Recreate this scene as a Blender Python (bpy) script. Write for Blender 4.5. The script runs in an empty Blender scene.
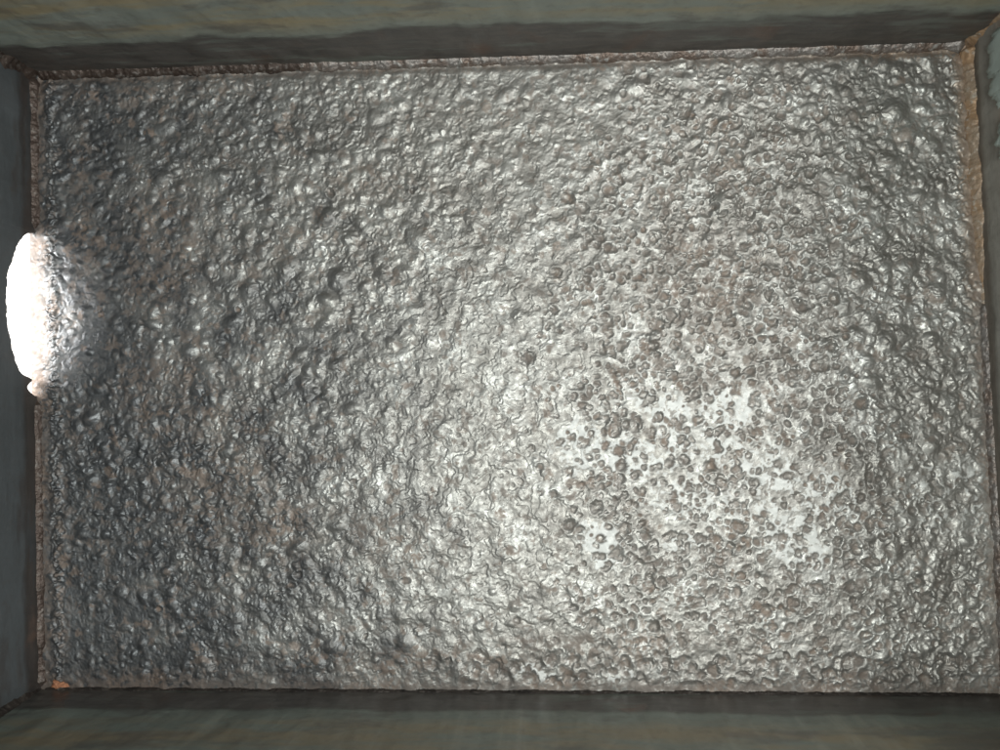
import bpy, math
import numpy as np
from mathutils import Matrix, Vector

# ------------------------------------------------------------------ camera
sc = bpy.context.scene
cam_d = bpy.data.cameras.new('camera'); cam = bpy.data.objects.new('camera', cam_d)
sc.collection.objects.link(cam); sc.camera = cam
CAM = np.array([0.32626702, 0.17840502, 0.49450646])
RV = np.array([0.03726941, 0.05140303, -0.02073931])
_a = np.linalg.norm(RV)
RM = Matrix.Rotation(_a, 4, Vector(RV / _a))
cam.matrix_world = Matrix.Translation(Vector(CAM)) @ RM
cam_d.sensor_fit = 'HORIZONTAL'; cam_d.sensor_width = 36.0
cam_d.lens = 36.0 * 785.0 / 1000.0
cam_d.dof.use_dof = True; cam_d.dof.focus_distance = 0.497; cam_d.dof.aperture_fstop = 4.5
cam_d.clip_start = 0.01; cam_d.clip_end = 100.0

# ------------------------------------------------------------------ light
w = bpy.data.worlds.new('World'); sc.world = w; w.use_nodes = True
bg = w.node_tree.nodes['Background']
bg.inputs[0].default_value = (0.84, 0.93, 1.0, 1); bg.inputs[1].default_value = 0.13

def area(name, loc, target, sx, sy, power, col, spread=180):
    d = bpy.data.lights.new(name, 'AREA'); d.shape = 'RECTANGLE'
    d.size = sx; d.size_y = sy; d.energy = power; d.color = col
    d.spread = math.radians(spread)
    o = bpy.data.objects.new(name, d); sc.collection.objects.link(o)
    o.location = loc
    o.rotation_euler = (Vector(target) - Vector(loc)).to_track_quat('-Z', 'Y').to_euler()
    return o
# broad unseen lamp above the open box, a little to the right
area('overhead_light', (0.37, 0.04, 1.10), (0.36, 0.17, 0.0), 0.34, 0.42, 7.0, (0.98, 1.0, 0.95))
# unseen lamp added to brighten the floor at the upper right
area('right_fill_light', (1.12, 0.36, 1.00), (0.50, 0.20, 0.0), 0.30, 0.45, 7.0, (1.0, 0.985, 0.95))
# area lamp added outside the left wall, below its rim, shining through the opening
area('outside_light', (-0.095, 0.250, 0.140), (0.004, 0.240, 0.0), 0.13, 0.13, 1.9, (1.0, 0.97, 0.94))

vs = sc.view_settings
vs.view_transform = 'Standard'; vs.look = 'None'; vs.gamma = 1.0
vs.exposure = 0.0
try: vs.use_curve_mapping = False
except Exception: pass

# ------------------------------------------------------------------ helpers
R3 = np.array(RM.to_3x3())
def back(px, py, z=0.0):
    """photo measurement -> metric floor coordinates (used once, to survey the box's corners)"""
    d = R3 @ np.array([(px - 500) / 785.0, -(py - 375) / 785.0, -1.0])
    t = (z - CAM[2]) / d[2]
    return (CAM + t * d)[:2]
TL, TR, BR, BL = back(33, 74), back(968, 44), back(1006, 695), back(41, 689)
ORG = (TL + TR + BR + BL) / 4
WALL_H = 0.175; TH = 0.005

rng = np.random.default_rng(11)
def band(ny, nx, dx, wl, bw=0.35, ax=1.0, ay=1.0, rot=0.0, seed=None):
    r = np.random.default_rng(seed) if seed is not None else rng
    n = r.standard_normal((ny, nx))
    fy = np.fft.fftfreq(ny, dx)[:, None]; fx = np.fft.rfftfreq(nx, dx)[None, :]
    c, s = math.cos(rot), math.sin(rot)
    gx = (fx * c + fy * s) * ax; gy = (-fx * s + fy * c) * ay
    f = np.sqrt(gx * gx + gy * gy) + 1e-9
    F = np.exp(-0.5 * (np.log(f * wl) / bw) ** 2)
    o = np.fft.irfft2(np.fft.rfft2(n) * F, s=(ny, nx))
    return o / o.std()
def low(ny, nx, dx, wl, seed=None):
    r = np.random.default_rng(seed) if seed is not None else rng
    n = r.standard_normal((ny, nx))
    fy = np.fft.fftfreq(ny, dx)[:, None]; fx = np.fft.rfftfreq(nx, dx)[None, :]
    F = np.exp(-0.5 * (fx * fx + fy * fy) * wl * wl)
    o = np.fft.irfft2(np.fft.rfft2(n) * F, s=(ny, nx)); o -= o.mean()
    return o / o.std()
def ss(x, a, b):
    t = np.clip((x - a) / (b - a), 0, 1); return t * t * (3 - 2 * t)
def fbm1(t, seed, wl, octs=4):
    """smooth 1-D wandering, t in metres"""
    r = np.random.default_rng(seed); o = np.zeros_like(t); a = 1.0
    for k in range(octs):
        for j in range(3):
            o += a * np.sin(2 * math.pi * t / wl * r.uniform(.7, 1.4) + r.uniform(0, 6.28)) / 2
        a *= .55; wl *= .45
    return o

def link(o, parent=None):
    sc.collection.objects.link(o)
    if parent is not None: o.parent = parent
    return o
def grid_mesh(name, V, nu, nv, mat, parent=None, attrs=None, smooth=True, extra=None, offset=True):
    """V: (nv*nu,3) grid of points; extra: more (verts, quads) appended"""
    idx = np.arange(nu * nv).reshape(nv, nu)
    q = np.stack([idx[:-1, :-1], idx[:-1, 1:], idx[1:, 1:], idx[1:, :-1]], -1).reshape(-1, 4)
    if extra is not None:
        ev, eq = extra
        q = np.concatenate([q, eq]); V = np.concatenate([V, ev])
    V = V.astype(np.float32).copy()
    if offset: V[:, 0] -= ORG[0]; V[:, 1] -= ORG[1]
    me = bpy.data.meshes.new(name)
    me.vertices.add(len(V)); me.vertices.foreach_set('co', V.ravel())
    me.loops.add(q.size); me.loops.foreach_set('vertex_index', q.ravel().astype(np.int32))
    me.polygons.add(len(q)); me.polygons.foreach_set('loop_start', np.arange(0, q.size, 4, dtype=np.int32))
    me.update(calc_edges=True)
    me.polygons.foreach_set('use_smooth', np.full(len(q), smooth))
    if attrs:
        for k, a in attrs.items():
            at = me.attributes.new(k, 'FLOAT', 'POINT')
            b = np.zeros(len(V), np.float32); b[:a.size] = a.ravel()
            at.data.foreach_set('value', b)
    me.materials.append(mat)
    return link(bpy.data.objects.new(name, me), parent)

# ------------------------------------------------------------------ materials
def mat(name):
    m = bpy.data.materials.new(name); m.use_nodes = True
    nt = m.node_tree; b = nt.nodes['Principled BSDF']
    return m, nt, b
def N(nt, t, **kw):
    n = nt.nodes.new(t)
    for k, v in kw.items():
        if k in n.inputs: n.inputs[k].default_value = v
        else: setattr(n, k, v)
    return n
def noise(nt, vec, scale, detail=4, rough=.55):
    n = N(nt, 'ShaderNodeTexNoise', Scale=scale, Detail=detail, Roughness=rough)
    nt.links.new(vec, n.inputs['Vector']); return n.outputs['Fac']
def ramp(nt, fac, a, b):
    n = N(nt, 'ShaderNodeMapRange'); n.interpolation_type = 'SMOOTHSTEP'
    n.inputs['From Min'].default_value = a; n.inputs['From Max'].default_value = b
    nt.links.new(fac, n.inputs['Value']); return n.outputs['Result']
def mixc(nt, fac, a, b):
    n = N(nt, 'ShaderNodeMix'); n.data_type = 'RGBA'
    if hasattr(fac, 'links'): nt.links.new(fac, n.inputs[0])
    else: n.inputs[0].default_value = fac
    for i, c in ((6, a), (7, b)):
        if isinstance(c, tuple): n.inputs[i].default_value = (*c, 1)
        else: nt.links.new(c, n.inputs[i])
    return n.outputs[2]
def mth(nt, op, a, b=None):
    n = N(nt, 'ShaderNodeMath'); n.operation = op
    for i, c in ((0, a), (1, b)):
        if c is None: continue
        if isinstance(c, (int, float)): n.inputs[i].default_value = c
        else: nt.links.new(c, n.inputs[i])
    return n.outputs[0]
def vecmap(nt, vec, sx, sy, sz):
    n = N(nt, 'ShaderNodeMapping'); n.inputs['Scale'].default_value = (sx, sy, sz)
    nt.links.new(vec, n.inputs['Vector']); return n.outputs[0]
def bump(nt, h, strength, dist, nrm=None):
    n = N(nt, 'ShaderNodeBump', Strength=strength, Distance=dist)
    nt.links.new(h, n.inputs['Height'])
    if nrm is not None: nt.links.new(nrm, n.inputs['Normal'])
    return n.outputs[0]
def attr(nt, name):
    n = N(nt, 'ShaderNodeAttribute'); n.attribute_name = name; return n.outputs['Fac']

def steel_material():
    m, nt, b = mat('corroded_steel')
    oc = nt.nodes.new('ShaderNodeTexCoord').outputs['Object']
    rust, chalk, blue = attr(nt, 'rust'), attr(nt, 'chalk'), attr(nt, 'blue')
    n1 = noise(nt, oc, 38, 5); n2 = noise(nt, oc, 260, 4); n3 = noise(nt, oc, 900, 3)
    base = mixc(nt, ramp(nt, n1, .35, .65), (0.385, 0.385, 0.362), (0.49, 0.50, 0.48))
    base = mixc(nt, attr(nt, 'tone'), (0.29, 0.282, 0.262), base)
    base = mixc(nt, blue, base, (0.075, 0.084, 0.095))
    base = mixc(nt, mth(nt, 'MULTIPLY', ramp(nt, n2, .45, .7), .25), base, (0.26, 0.245, 0.225))
    base = mixc(nt, chalk, base, (0.76, 0.78, 0.76))
    base = mixc(nt, attr(nt, 'tan'), base, (0.50, 0.385, 0.285))
    rcol = mixc(nt, ramp(nt, n1, .42, .62), (0.175, 0.142, 0.120), (0.25, 0.180, 0.135))
    rf = mth(nt, 'MULTIPLY', rust, ramp(nt, n2, .30, .50))
    base = mixc(nt, rf, base, rcol)
    nt.links.new(base, b.inputs['Base Color'])
    met = mth(nt, 'SUBTRACT', 0.72, mth(nt, 'MULTIPLY', rf, 0.40))
    met = mth(nt, 'SUBTRACT', met, mth(nt, 'MULTIPLY', chalk, 0.35))
    nt.links.new(met, b.inputs['Metallic'])
    ro = mth(nt, 'ADD', 0.40, mth(nt, 'MULTIPLY', ramp(nt, n2, .35, .7), .20))
    ro = mth(nt, 'ADD', ro, mth(nt, 'MULTIPLY', chalk, .18))
    ro = mth(nt, 'ADD', ro, mth(nt, 'MULTIPLY', rf, 0.22))
    nt.links.new(ro, b.inputs['Roughness'])
    nn = bump(nt, noise(nt, oc, 420, 3, .6), .35, .00042)
    nn = bump(nt, n3, .3, .00022, nn)
    nt.links.new(nn, b.inputs['Normal'])
    return m

def bead_material(name, ca, cb, cc, metal=.45, scale=60):
    m, nt, b = mat(name)
    oc = nt.nodes.new('ShaderNodeTexCoord').outputs['Object']
    n1 = noise(nt, oc, scale, 5); n2 = noise(nt, oc, 300, 4)
    c = mixc(nt, ramp(nt, n1, .38, .60), ca, cb)
    c = mixc(nt, ramp(nt, n2, .52, .70), c, cc)
    nt.links.new(c, b.inputs['Base Color'])
    b.inputs['Metallic'].default_value = metal
    nt.links.new(mth(nt, 'ADD', .32, mth(nt, 'MULTIPLY', n2, .3)), b.inputs['Roughness'])
    nt.links.new(bump(nt, n2, .6, .002), b.inputs['Normal'])
    return m

def wall_material(name, axis, edge, wob, soot, lowc, paint, ochre, pale, ochre_z, rough=.42, refl=0.0, amt=1.0):
    """scorched band at the foot, old paint above; axis = length direction of the wall"""
    m, nt, b = mat(name)
    oc = nt.nodes.new('ShaderNodeTexCoord').outputs['Object']
    if axis == 'x': st = vecmap(nt, oc, 1, 1, 7); refl_vec = vecmap(nt, oc, 9, .2, .25)
    else: st = vecmap(nt, oc, 1, 1, 7); refl_vec = vecmap(nt, oc, 1, 9, 1)
    sep = N(nt, 'ShaderNodeSeparateXYZ'); nt.links.new(oc, sep.inputs[0]); z = sep.outputs['Z']
    s1 = noise(nt, st, 9, 6, .6); s2 = noise(nt, st, 30, 6, .65); s3 = noise(nt, oc, 200, 4)
    lowf = noise(nt, vecmap(nt, oc, 1, 1, .2), 11, 4, .55)
    zz = mth(nt, 'ADD', z, mth(nt, 'MULTIPLY', mth(nt, 'SUBTRACT', lowf, .5), wob))
    zz = mth(nt, 'ADD', zz, mth(nt, 'MULTIPLY', mth(nt, 'SUBTRACT', s2, .5), wob * .25))
    tide = ramp(nt, zz, edge - .0020, edge + .0040)
    d = mixc(nt, ramp(nt, s2, .35, .65), soot, lowc)
    d = mixc(nt, ramp(nt, noise(nt, oc, 25, 5), .55, .72), d, (0.13, 0.085, 0.065))
    p = mixc(nt, mth(nt, 'MULTIPLY', ramp(nt, s1, .42, .58), .8), paint, ochre)
    oz = ramp(nt, mth(nt, 'ADD', zz, mth(nt, 'MULTIPLY', mth(nt, 'SUBTRACT', s1, .5), .05)), ochre_z - .012, ochre_z + .006)
    p2 = mixc(nt, ramp(nt, mth(nt, 'ADD', mth(nt, 'MULTIPLY', s1, .7), mth(nt, 'MULTIPLY', s2, .3)), .42, .60), ochre, paint)
    p = mixc(nt, mth(nt, 'MULTIPLY', oz, amt), mixc(nt, ramp(nt, s1, .45, .6), paint, tuple(v * .8 for v in paint)), p2)
    p = mixc(nt, mth(nt, 'MULTIPLY', ramp(nt, s2, .60, .78), .4), p, pale)
    p = mixc(nt, mth(nt, 'MULTIPLY', ramp(nt, noise(nt, refl_vec, 12, 5, .6), .50, .78), refl), p, pale)  # pale vertical streaks: soft reflections painted into the wall colour
    bl = noise(nt, vecmap(nt, oc, 1, 1, 3), 14, 6, .62)
    p = mixc(nt, mth(nt, 'MULTIPLY', ramp(nt, bl, .52, .64), .6), p, lowc)
    d = mixc(nt, mth(nt, 'MULTIPLY', ramp(nt, noise(nt, st, 13, 5, .6), .54, .64), .75), d, tuple(v * .62 for v in paint))
    c = mixc(nt, tide, d, p)
    c = mixc(nt, mth(nt, 'MULTIPLY', ramp(nt, s3, .5, .75), .25), c, (0.07, 0.06, 0.05))
    nt.links.new(c, b.inputs['Base Color'])
    nt.links.new(mth(nt, 'ADD', rough - .1, mth(nt, 'MULTIPLY', s2, .25)), b.inputs['Roughness'])
    nn = bump(nt, s2, .22, .0015); nn = bump(nt, s3, .25, .0012, nn)
    nn = bump(nt, tide, .6, .0006, nn)
    nt.links.new(nn, b.inputs['Normal'])
    return m

def plain(name, col, rough=.6, scale=150, var=.8):
    m, nt, b = mat(name)
    oc = nt.nodes.new('ShaderNodeTexCoord').outputs['Object']
    n = noise(nt, oc, scale, 5)
    nt.links.new(mixc(nt, ramp(nt, n, .35, .65), tuple(v * var for v in col), col), b.inputs['Base Color'])
    b.inputs['Roughness'].default_value = rough
    nt.links.new(bump(nt, n, .4, .001), b.inputs['Normal'])
    return m

# ------------------------------------------------------------------ the setting
gm = plain('pale_concrete', (0.62, 0.60, 0.57), .85, 90)
gg = np.linspace(-1, 1, 41); GX, GY = np.meshgrid(np.sign(gg) * np.abs(gg) ** 2 * 4, np.sign(gg) * np.abs(gg) ** 2 * 4)
gz = -0.0085 + 0 * GX
g = grid_mesh('ground', np.stack([GX, GY, gz], -1).reshape(-1, 3), 41, 41, gm)
g.location = (ORG[0], ORG[1], 0); g['kind'] = 'structure'

# ------------------------------------------------------------------ the box
box = bpy.data.objects.new('metal_tray', None); link(box)
box.location = (ORG[0], ORG[1], 0)
box['label'] = 'open steel tray with pitted grey floor, dark painted sides and a bright opening'
box['category'] = 'tray'

# ---- floor plate
W = 0.60
H = float(np.linalg.norm(TL - BL))
nx, ny = 1240, 830
u = np.linspace(-0.006, 1.006, nx); v = np.linspace(-0.008, 1.008, ny)
U, Vv = np.meshgrid(u, v)
dx = W * 1.012 / nx
bil = lambda a, b: (BL * (1 - a)[..., None] * (1 - b)[..., None] + BR * a[..., None] * (1 - b)[..., None]
                    + TR * a[..., None] * b[..., None] + TL * (1 - a)[..., None] * b[..., None])
XY = bil(U, Vv)
def blob(cx, cy, rx, ry, rot=0, soft=1.0):
    """0..1 falloff, centre and radii in photo-like plate units"""
    X = (U * 950 + 38) - cx; Y = (692 - Vv * 635) - cy
    c, s = math.cos(rot), math.sin(rot)
    d = np.sqrt(((X * c + Y * s) / rx) ** 2 + ((-X * s + Y * c) / ry) ** 2)
    return 1 - ss(d, 1 - .5 * soft, 1 + .5 * soft)
# domain warp helper: resample an array with an offset field
def warp(a, ox, oy):
    iy, ix = np.mgrid[0:ny, 0:nx]
    jx = np.clip(ix + ox, 0, nx - 1.001); jy = np.clip(iy + oy, 0, ny - 1.001)
    x0 = jx.astype(int); y0 = jy.astype(int); fx = jx - x0; fy = jy - y0
    return ((a[y0, x0] * (1 - fx) + a[y0, x0 + 1] * fx) * (1 - fy)
            + (a[y0 + 1, x0] * (1 - fx) + a[y0 + 1, x0 + 1] * fx) * fy)
w1, w2 = band(ny, nx, dx, .018, .6), band(ny, nx, dx, .018, .6)
w3, w4 = band(ny, nx, dx, .006, .5), band(ny, nx, dx, .006, .5)
ox, oy = 7 * w1 + 2.5 * w3, 7 * w2 + 2.5 * w4
n_a = warp(band(ny, nx, dx, .0105, .30), ox, oy)
n_b = warp(band(ny, nx, dx, .0062, .30), ox * .6, oy * .6)
n_c = band(ny, nx, dx, .0034, .35)
n_d = band(ny, nx, dx, .0019, .30)
L1, L2, L3 = low(ny, nx, dx, .014), low(ny, nx, dx, .008), low(ny, nx, dx, .03)
L4 = low(ny, nx, dx, .018)

pitr = np.clip(blob(715, 330, 120, 230, .12, 1.1) + blob(760, 500, 150, 120, 0, .9) + .55 * blob(780, 640, 240, 60, 0, .8), 0, 1)
pitr = np.clip(pitr + .22 * L3 * (pitr > .02), 0, 1)
flat = np.clip(blob(500, 470, 150, 170, .5, 1.2) + .8 * blob(540, 260, 110, 120, .5, 1.0) + .7 * blob(920, 500, 70, 70), 0, 1) * (1 - .8 * pitr)
fine = np.clip(blob(300, 600, 330, 110, 0, 1.2) + blob(520, 560, 240, 90, .2, 1), 0, 1)
calm = np.clip(blob(150, 150, 190, 90, 0, 1.2) + .8 * blob(110, 600, 80, 120, 0, 1) + .8 * blob(150, 330, 110, 90, 0, 1.2), 0, 1)
coarse = np.clip(blob(880, 180, 170, 170, 0, 1.3) + blob(930, 420, 80, 240, 0, 1) + .6 * blob(330, 180, 260, 110, .3, 1.2) + .6 * blob(260, 480, 200, 110, 0, 1.2), 0, 1)

amp = (1 + .5 * coarse - .35 * calm) * (1 - .45 * flat) * (1 - .3 * pitr)
Z = amp * (.00014 * n_a + .000030 * n_b)
Z += (.000013 + .000016 * fine) * n_c
Z += (.000004 + .000004 * fine) * n_d
n_s = band(ny, nx, dx, .0022, .4, ay=2.6, rot=.30); n_s2 = band(ny, nx, dx, .0024, .4, ay=2.2, rot=-.75)
Z += .000026 * np.clip(fine + .7 * flat, 0, 1) * n_s * (1 - .5 * pitr)
Z += .000012 * np.clip(blob(430, 200, 330, 170, 0, 1.3), 0, 1) * n_s2
Z += .00030 * L1 * (1 - .4 * calm)
# flaked scale: terraces with a sharp, wandering lip
Z += .000016 * band(ny, nx, dx, .0015, .25) * (1 - .4 * pitr)
lf = L2 * .5 + L4 + .03 * n_c + .10 * n_b
ter = np.zeros_like(Z)
for k, t0 in enumerate((-1.3, -.1, 1.1)):
    ter += ss(lf, t0 - .06, t0 + .06) * .00045 - .00022 * np.exp(-((lf - t0 + .08) / .05) ** 2)
Z += ter * (1 - .7 * calm) * (.35 + .75 * flat + .2 * pitr)

# bare, bright film left standing over the pits
chm = np.zeros_like(Z)
for (px, py, rx, ry, ro, am) in ((676, 414, 34, 20, .3, 1), (738, 416, 30, 24, 0, 1), (640, 462, 50, 22, .1, 1), (715, 452, 60, 18, .2, .85),
                                 (775, 474, 38, 28, .4, .95), (792, 538, 48, 28, .6, 1), (610, 547, 20, 26, -.3, 1.3), (590, 450, 28, 28, .3, .95),
                                 (700, 505, 60, 30, .3, .7), (690, 545, 24, 18, 0, .8), (826, 500, 34, 26, .2, .9), (940, 500, 60, 40, .2, .6), (540, 672, 26, 10, 0, .9), (625, 676, 30, 8, 0, .8)):
    chm = np.maximum(chm, am * blob(px, py, rx, ry, ro, 1.0))
chm = np.clip(chm, 0, 1.3)
lv = .00035
k_ = .0002
chm_ = np.clip(chm, 0, 1)
soft = .5 * (Z + lv + np.sqrt((Z - lv) ** 2 + k_ ** 2))
Zf = Z * (1 - chm_ * .7) + (soft * .25 + lv * .6) * chm_ * .7
film = np.clip(chm * 1.15, 0, 1) * ss(.55 * L2 + .35 * n_a + .35 * n_b + .15 * n_c + 2.4 * (chm - .55), .75, .95)
Z = Zf * (1 - .5 * film) + .00034 * film

# craters and domes stamped one by one
pit = np.zeros_like(Z); DM = np.zeros_like(Z); PB = np.zeros_like(Z); RI = np.zeros_like(Z)
def stamp(uc, vc, r, depth, rim, ecc, rot, dome=False):
    ci = (uc - u[0]) / (u[1] - u[0]); cj = (vc - v[0]) / (v[1] - v[0]); R = r / dx * 1.7
    i0, i1 = int(max(0, ci - R)), int(min(nx, ci + R + 1)); j0, j1 = int(max(0, cj - R)), int(min(ny, cj + R + 1))
    if i1 <= i0 or j1 <= j0: return
    yy, xx = np.mgrid[j0:j1, i0:i1]; X = (xx - ci) * dx; Y = (yy - cj) * dx
    c, s = math.cos(rot), math.sin(rot)
    A = (X * c + Y * s) / ecc; B = (-X * s + Y * c) * ecc
    d = np.sqrt(A * A + B * B) / r
    d = d * (1 + .09 * n_a[j0:j1, i0:i1] + .05 * n_b[j0:j1, i0:i1])
    sl = (slice(j0, j1), slice(i0, i1))
    if dome:
        DM[sl] = np.maximum(DM[sl], depth * np.clip(1 - (d / 1.25) ** 2, 0, 1) ** 1.4)
        return
    PB[sl] = np.minimum(PB[sl], -depth * (1 - ss(d, .25, 1.0)))
    RI[sl] = np.maximum(RI[sl], rim * np.exp(-((d - 1.12) / .2) ** 2))
    pit[sl] = np.maximum(pit[sl], 1 - ss(d, .35, 1.02))
cnt = 0
pj = lambda a, b: (int(np.clip(b * ny, 0, ny - 1)), int(np.clip(a * nx, 0, nx - 1)))
for k in range(20000):
    a, b = rng.random(2); p = pitr[pj(a, b)] ** 1.3 * (1 - .55 * min(1, film[pj(a, b)]))
    if rng.random() > p * .62 + .003: continue
    r = float(np.clip(rng.lognormal(math.log(.0022), .34), .0011, .0052))
    stamp(a, b, r, r * rng.uniform(.30, .50), r * rng.uniform(.08, .16), rng.uniform(.85, 1.2), rng.uniform(0, 3.1)); cnt += 1
for k in range(21000):
    a, b = rng.random(2); p = coarse[pj(a, b)] * .45 + .30 - .12 * calm[pj(a, b)]
    p *= (1 - .93 * flat[pj(a, b)]) * (1 - .6 * pitr[pj(a, b)])
    if rng.random() > p: continue
    r = float(np.clip(rng.lognormal(math.log(.00185), .42), .0010, .0062))
    stamp(a, b, r, r * rng.uniform(.20, .46), 0, rng.uniform(.72, 1.35), rng.uniform(0, 3.1), True)
# row of pits along the lower edge
for k in range(120):
    a = rng.uniform(.42, .98); b = rng.uniform(.008, .055)
    r = rng.uniform(.0025, .0055); stamp(a, b, r, r * .38, r * .1, rng.uniform(.8, 1.2), rng.uniform(0, 3))
# a few named big knobs seen near the upper right
for (px, py, r) in ((912, 122, .0085), (925, 145, .006), (905, 172, .0055), (438, 240, .008), (745, 212, .009), (895, 350, .007), (345, 215, .006), (905, 75, .005), (880, 70, .006), (262, 290, .006)):
    stamp((px - 38) / 950, (692 - py) / 635, r, r * .50, 0, rng.uniform(.8, 1.2), rng.uniform(0, 3), True)
Z += DM * (1 - .7 * chm_) + PB + RI * (1 - .5 * chm_)
leftz = 1 - ss(U, .12, .48)
Z = Z * np.clip(.66 + .22 * coarse + .22 * leftz - .18 * flat, .4, .95)
# rounded run-out towards the welds
edge_d = np.minimum(np.minimum(U * W, (1 - U) * W), np.minimum(Vv * H, (1 - Vv) * H))
calm_e = 1 - ss(edge_d, .002, .009)
Z = Z * (1 - .45 * calm_e)
ridge = np.exp(-((U * W - .012) / .0035) ** 2) * (.0006 + .0004 * n_a)      # crusted ridge along the left joint
Z += ridge
Z -= .0012 * np.exp(-(((1 - Vv) * H - .0045) / .0022) ** 2)                 # groove under the far joint

plateau = film * (1 - ss(pit, .02, .7))
rust = np.clip(pit * (.22 + .68 * ss(L1 + .6 * L2 + .5 * n_a, -.6, 1.1)), 0, 1)
rust = np.maximum(rust, .75 * ss(L4 + .4 * n_b - .9 * (Z / .0006), 1.0, 2.0) * (1 - .8 * chm_))
rust = np.maximum(rust, (.75 * (1 - ss(edge_d + .0018 * n_a, .003, .011))))
rust = np.maximum(rust, .6 * ss(low(ny, nx, dx, .010, 5) + .35 * n_b, 1.0, 1.8) * (1 - chm_))
for (px, py, rx, ry, ro) in ((190, 400, 70, 40, .4), (250, 520, 80, 40, .3), (180, 240, 50, 60, 0), (90, 200, 12, 90, 0), (62, 560, 8, 110, 0), (200, 680, 160, 10, 0), (150, 82, 120, 8, 0), (400, 545, 55, 22, .5), (230, 465, 60, 30, 0), (720, 290, 60, 50, 0), (420, 665, 160, 14, 0), (390, 180, 45, 18, 0), (610, 645, 110, 12, 0), (300, 240, 40, 14, -.5)):
    rust = np.maximum(rust, .8 * blob(px, py, rx, ry, ro, 1) * ss(.5 * n_a + .5 * L2 - .25 * (Z / .0006), -.5, .6))
fy_ = np.fft.fftfreq(ny, dx)[:, None]; fx_ = np.fft.rfftfreq(nx, dx)[None, :]
Zs = np.fft.irfft2(np.fft.rfft2(Z) * np.exp(-.5 * (fx_ ** 2 + fy_ ** 2) * (2 * math.pi * .0022) ** 2), s=(ny, nx))
hol = (Zs - Z); hol = hol / hol.std()
rust = np.maximum(rust, .55 * ss(hol, .2, 1.5) * np.clip(.35 + .35 * L3 + .5 * pitr, 0, 1))
rust = .80 * rust * (1 - plateau)
tan = (1 - ss((1 - U) * W + .0014 * n_a, .003, .013)) * ss(Vv, .50, .80)
tan = .8 * np.maximum(tan, (1 - ss((1 - Vv) * H + .0012 * n_a, .003, .010)) * ss(U, .75, .98))
tone = np.clip(.5 + .22 * L3 + .12 * L4 + .10 * n_a, 0, 1)
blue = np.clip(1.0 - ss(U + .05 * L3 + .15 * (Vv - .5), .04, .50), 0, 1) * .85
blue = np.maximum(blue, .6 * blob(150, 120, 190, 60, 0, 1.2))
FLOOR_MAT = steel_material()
top = np.concatenate([XY.reshape(-1, 2), Z.reshape(-1, 1)], 1)
ring = np.concatenate([np.arange(nx), np.arange(1, ny) * nx + nx - 1, (ny - 1) * nx + np.arange(nx - 2, -1, -1), np.arange(ny - 2, 0, -1) * nx])
ev = top[ring].copy(); ev[:, 2] = -.0065
n0 = nx * ny; m_ = len(ring); k0 = np.arange(m_); k1 = (k0 + 1) % m_
side = np.stack([ring[k0], n0 + k0, n0 + k1, ring[k1]], 1)
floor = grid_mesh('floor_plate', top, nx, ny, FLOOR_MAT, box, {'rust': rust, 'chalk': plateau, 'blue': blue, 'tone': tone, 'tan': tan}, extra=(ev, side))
del top

# ---- walls
def wall(name, P, Q, mat_, seed, hole=None, n=900, mz=130):
    """slab from P to Q standing on the plate edge; inside face on P-Q; outside to the right of P->Q"""
    d = (Q - P); Lw = np.linalg.norm(d); d = d / Lw; nrm = np.array([d[1], -d[0]])
    s = np.linspace(-TH * .9, Lw + TH * .9, n) if name == 'long' else np.linspace(0, Lw, n)
    zb = np.full(n, -.0072) if hole is None else hole(s, Lw)
    t = np.linspace(0, 1, mz) ** 1.35
    S, T = np.meshgrid(s, t)
    Zz = zb[None, :] + (WALL_H - zb[None, :]) * T
    r = np.random.default_rng(seed)
    nn_ = low(mz, n, Lw / n, .03, seed); nm = band(mz, n, Lw / n, .012, .5, seed=seed + 1)
    off = .0003 * nn_ + .00005 * nm
    off = off * ss(Zz, 0, .01)
    bend = .0012 * np.sin(S / Lw * math.pi * 2.1 + seed)
    def pts(o):
        q = P[None, None, :] + d * S[..., None] + nrm * o[..., None]
        return np.concatenate([q, Zz[..., None]], -1)
    inn = pts(-off * 1.0 + bend * ss(Zz, 0, .05)); out = pts(TH + 0 * off)
    inn = inn.reshape(-1, 3); out = out.reshape(-1, 3)
    idx = np.arange(n * mz).reshape(mz, n); o0 = n * mz
    q = np.stack([idx[:-1, :-1], idx[1:, :-1], idx[1:, 1:], idx[:-1, 1:]], -1).reshape(-1, 4) + o0
    ringi = np.concatenate([idx[0], idx[1:, -1], idx[-1, -2::-1], idx[-2:0:-1, 0]])
    a = ringi; b_ = np.roll(ringi, -1)
    qs = np.stack([b_, a, a + o0, b_ + o0], 1)
    return grid_mesh('side_wall', inn, n, mz, mat_, box, extra=(out, np.concatenate([q, qs])))

def drain(s, Lw):
    # s runs from the near corner to the far one along the left side
    c = Lw * .602; hw = .0535
    x = (s - c) / hw
    z = .0290 * np.sqrt(np.clip(1 - np.abs(x) ** 1.5, 0, 1)) * 1.04 * (1 + .10 * x)
    z = z + (z > 0) * (.0007 * fbm1(s, 3, .02) )
    chip = np.exp(-((s - (c - hw * .80)) / .0028) ** 2) * .009      # small tongue of metal left in the edge
    z = np.where(z > 0, z - chip, 0)
    return np.where(z > .0006, z, -.0072)
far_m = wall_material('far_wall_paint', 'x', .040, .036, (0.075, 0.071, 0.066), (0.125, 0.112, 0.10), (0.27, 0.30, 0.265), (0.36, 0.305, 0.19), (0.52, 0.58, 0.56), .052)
near_m = wall_material('near_wall_paint', 'x', .030, .014, (0.065, 0.062, 0.058), (0.11, 0.106, 0.096), (0.19, 0.225, 0.195), (0.255, 0.22, 0.145), (0.36, 0.36, 0.30), .048, rough=.35, refl=.45)
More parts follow.
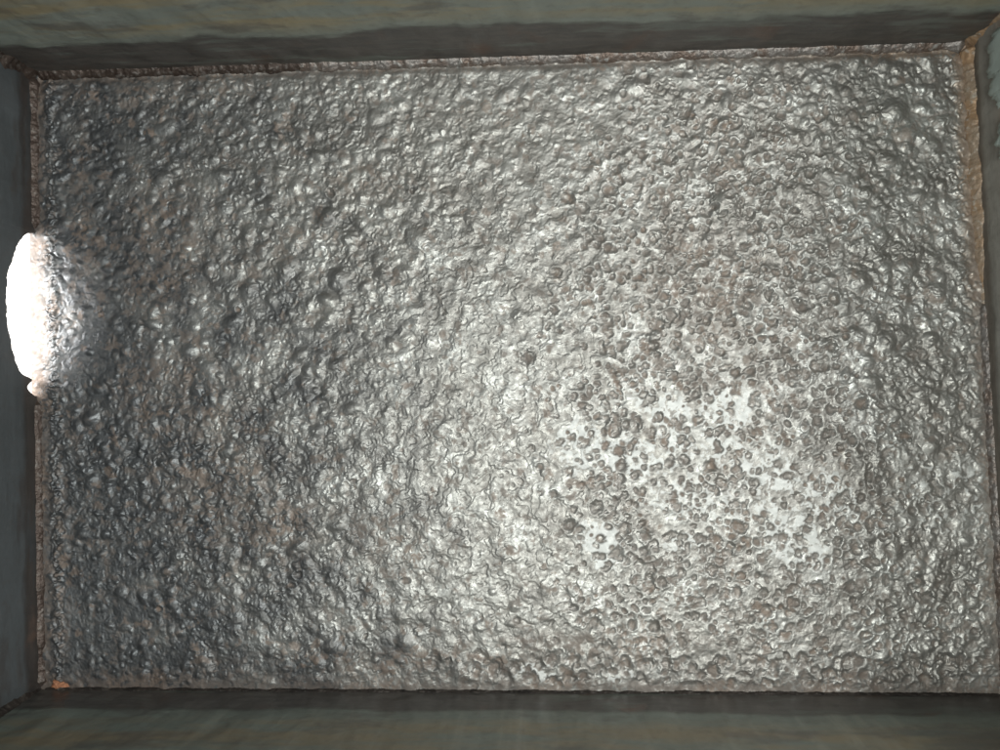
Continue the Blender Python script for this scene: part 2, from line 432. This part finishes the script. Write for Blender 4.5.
left_m = wall_material('left_wall_paint', 'y', .012, .012, (0.045, 0.042, 0.040), (0.060, 0.052, 0.048), (0.088, 0.100, 0.106), (0.125, 0.108, 0.100), (0.17, 0.19, 0.195), .08, rough=.4)
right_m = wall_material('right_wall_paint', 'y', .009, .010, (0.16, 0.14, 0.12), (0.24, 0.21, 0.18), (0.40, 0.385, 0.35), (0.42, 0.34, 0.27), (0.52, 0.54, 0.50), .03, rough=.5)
e = TH * 0.0
# long walls run past the corners, short ones butt between them
def ext(P, Q, k): 
    d = (Q - P) / np.linalg.norm(Q - P); return P - d * k, Q + d * k
a, b = ext(BL, BR, TH * 1.3); wn = wall('near', a, b, near_m, 21)
a, b = ext(TR, TL, TH * 1.3); wf = wall('far', a, b, far_m, 24)
wl = wall('left', TL, BL, left_m, 27, hole=lambda s, L: drain(L - s, L), n=1300, mz=110)
wr = wall('right', BR, TR, right_m, 30, n=700)

# ---- weld beads
def bead(P, Q, inward, r, mat_, seed, rise=1.0, taper0=True, taper1=True, name='weld_bead', tl=.006, z0=0.0, rip=.12, parent=box):
    d = (Q - P); Lw = np.linalg.norm(d); d = d / Lw
    n = max(40, int(Lw / .0008)); m = 13
    s = np.linspace(0, Lw, n)
    rr = r * (1 + .13 * fbm1(s, seed, .035, 5) + rip * .5 * np.abs(np.sin(s / .0045 * math.pi + fbm1(s, seed + 9, .03))) )
    if taper0: rr = rr * (.15 + .85 * ss(s, 0, tl))
    if taper1: rr = rr * (.15 + .85 * ss(Lw - s, 0, .006))
    th = np.linspace(0, math.pi / 2, m)
    T, S = np.meshgrid(th, s)
    nb = band(n, m * 4, .0008, .004, .5, seed=seed)[:, :m]
    # lightly concave-to-convex fillet
    kx = np.cos(T) ** 1.35; kz = np.sin(T) ** 1.35 * rise
    g_ = (1 + .035 * nb * np.sin(2 * T))
    A = rr[:, None] * kx * g_; B = rr[:, None] * kz * g_
    q = P + d * S[..., None] + inward * (A - .0008)[..., None]
    top_ = np.concatenate([q, (z0 + B - .0005)[..., None]], -1).reshape(-1, 3)
    back_ = np.concatenate([P + d * s[:, None] - inward * .0012, np.full((n, 1), z0 - .002)], 1)
    idx = np.arange(n * m).reshape(n, m); o0 = n * m; i = np.arange(n - 1)
    q1 = np.stack([idx[:-1, 0], idx[1:, 0], o0 + i + 1, o0 + i], 1)
    q2 = np.stack([idx[1:, -1], idx[:-1, -1], o0 + i, o0 + i + 1], 1)
    return grid_mesh(name, top_, m, n, mat_, parent, extra=(back_, np.concatenate([q1, q2])))
def perp(P, Q):
    d = (Q - P) / np.linalg.norm(Q - P); return np.array([-d[1], d[0]])
brown_bead = bead_material('brown_weld', (0.060, 0.042, 0.034), (0.095, 0.072, 0.060), (0.19, 0.17, 0.155))
grey_bead = bead_material('grey_weld', (0.19, 0.145, 0.12), (0.27, 0.25, 0.235), (0.40, 0.39, 0.37), .6)
gold_bead = bead_material('rusty_weld', (0.44, 0.29, 0.175), (0.40, 0.31, 0.23), (0.58, 0.52, 0.44), .25, 45)
dark_bead = bead_material('sooty_weld', (0.030, 0.026, 0.023), (0.055, 0.046, 0.040), (0.09, 0.08, 0.07), .3)
lerp = lambda P, Q, t: P + (Q - P) * t
inw = -perp(TL, TR)
bead(lerp(TL, TR, .0), lerp(TL, TR, .30), inw, .0046, brown_bead, 41, .9, taper1=False)
bead(lerp(TL, TR, .2985), lerp(TL, TR, 1.0), inw, .0046, grey_bead, 42, .8, taper0=False)
inw = perp(BL, BR)
bead(BL, BR, inw, .0022, dark_bead, 43, 1.2)
inw = perp(TL, BL)
Ll = np.linalg.norm(TL - BL); hc, hh = .602, .0545 / Ll
bead(TL, lerp(TL, BL, 1 - hc - hh), inw, .0042, brown_bead, 44, .9)['label'] = 'brown weld bead above the opening'
bead(lerp(TL, BL, 1 - hc + hh), BL, inw, .0038, brown_bead, 45, .9)['label'] = 'brown weld bead below the opening'
inw = perp(BR, TR)
bead(lerp(BR, TR, .52), TR, inw, .0050, gold_bead, 46, 1.3, tl=.10)['label'] = 'orange rusty weld bead'
bead(BR, lerp(BR, TR, .60), inw, .0038, grey_bead, 47, 1.0)

# vertical corner welds
def corner(P, da, db, r, mat_, seed):
    n = 160; m = 11; z = np.linspace(-.004, WALL_H - .004, n)
    rr = r * (1 + .15 * fbm1(z, seed, .03))
    th = np.linspace(0, math.pi / 2, m); T, Zz = np.meshgrid(th, z)
    A = rr[:, None] * (1 - np.sin(T)) * 1.0 + .0; B = rr[:, None] * (1 - np.cos(T))
    q = P + da * (A - .0015)[..., None] + db * (B - .0015)[..., None]
    V = np.concatenate([q, Zz[..., None]], -1).reshape(-1, 3)
    bk = np.concatenate([np.tile(P - (da + db) * .002, (n, 1)), z[:, None]], 1)
    idx = np.arange(n * m).reshape(n, m); o0 = n * m; i = np.arange(n - 1)
    q1 = np.stack([idx[:-1, 0], idx[1:, 0], o0 + i + 1, o0 + i], 1)
    q2 = np.stack([idx[1:, -1], idx[:-1, -1], o0 + i, o0 + i + 1], 1)
    return grid_mesh('corner_weld', V, m, n, mat_, box, extra=(bk, np.concatenate([q1, q2])))
un = lambda a: a / np.linalg.norm(a)
corner(TL, un(TR - TL), un(BL - TL), .011, brown_bead, 51)
corner(TR, un(TL - TR), un(BR - TR), .010, gold_bead, 52)
corner(BL, un(BR - BL), un(TL - BL), .008, dark_bead, 53)
corner(BR, un(BL - BR), un(TR - BR), .008, dark_bead, 54)

# ---- paint remnants on the right wall
def patch(name, y0, y1, z0, z1, mat_, seed, parent):
    """ragged thin chip lying on the inside face of the right wall"""
    P, Q = BR, TR; d = un(Q - P); nin = perp(P, Q); Lw = np.linalg.norm(Q - P)
    n, m = 60, 24
    s = np.linspace(0, 1, n); t = np.linspace(0, 1, m); S, T = np.meshgrid(s, t)
    rj = np.random.default_rng(seed).normal(0, .0005, n)
    lo = z0 + rj + .0022 * fbm1(s * (y1 - y0), seed, .014, 5) + .010 * (np.abs(2 * s - 1) ** 5)
    hi = z1 + .0030 * fbm1(s * (y1 - y0), seed + 1, .02) - .010 * (np.abs(2 * s - 1) ** 5)
    Zz = lo[None] + (hi - lo)[None] * T
    L = y0 + (y1 - y0) * S + .001 * fbm1(T * .05, seed + 2, .02)
    off = .0030 - .0030 * np.clip(np.maximum(np.abs(2 * S - 1), np.abs(2 * T - 1)) ** 16, 0, 1)
    V = np.concatenate([P + d * L[..., None] + nin * off[..., None], Zz[..., None]], -1).reshape(-1, 3)
    return grid_mesh(name, V, n, m, mat_, parent)
chip_m = plain('pale_blue_paint', (0.60, 0.70, 0.66), .5, 60)
Lr = np.linalg.norm(TR - BR)
patch('paint_patch', Lr * .868, Lr * .985, .021, .095, chip_m, 61, wr)
patch('paint_patch', Lr * .795, Lr * .852, .026, .080, chip_m, 66, wr)

# ---- orange scab of rust in the near left corner
def scab(px, py, rx, ry, h, mat_, seed):
    c = back(px, py); n = 40; r = np.linspace(0, 1, 14); a = np.linspace(0, 2 * math.pi, n)
    A, R_ = np.meshgrid(a, r)
    k = 1 + .22 * (np.sin(3 * A + seed) + .6 * np.sin(5 * A + 2 * seed) + .4 * np.sin(9 * A))
    X = c[0] + rx * R_ * k * np.cos(A); Y = c[1] + ry * R_ * k * np.sin(A)
    Zz = .0003 + h * np.sqrt(np.clip(1 - R_ ** 2, 0, 1)) * (1 + .25 * np.sin(7 * A) * R_) - .001 * R_ ** 6
    return grid_mesh('rust_scab', np.stack([X, Y, Zz], -1).reshape(-1, 3), n, 14, mat_, box)
o = scab(60, 684, .0058, .0027, .0030, plain('orange_rust', (0.48, 0.22, 0.12), .8, 500), 2)
o['label'] = 'bright orange scab of rust'
gy_, gx_ = np.gradient(Z, dx); print('slope', np.sqrt((gx_**2+gy_**2).mean()), 'craters', cnt, 'H', H)
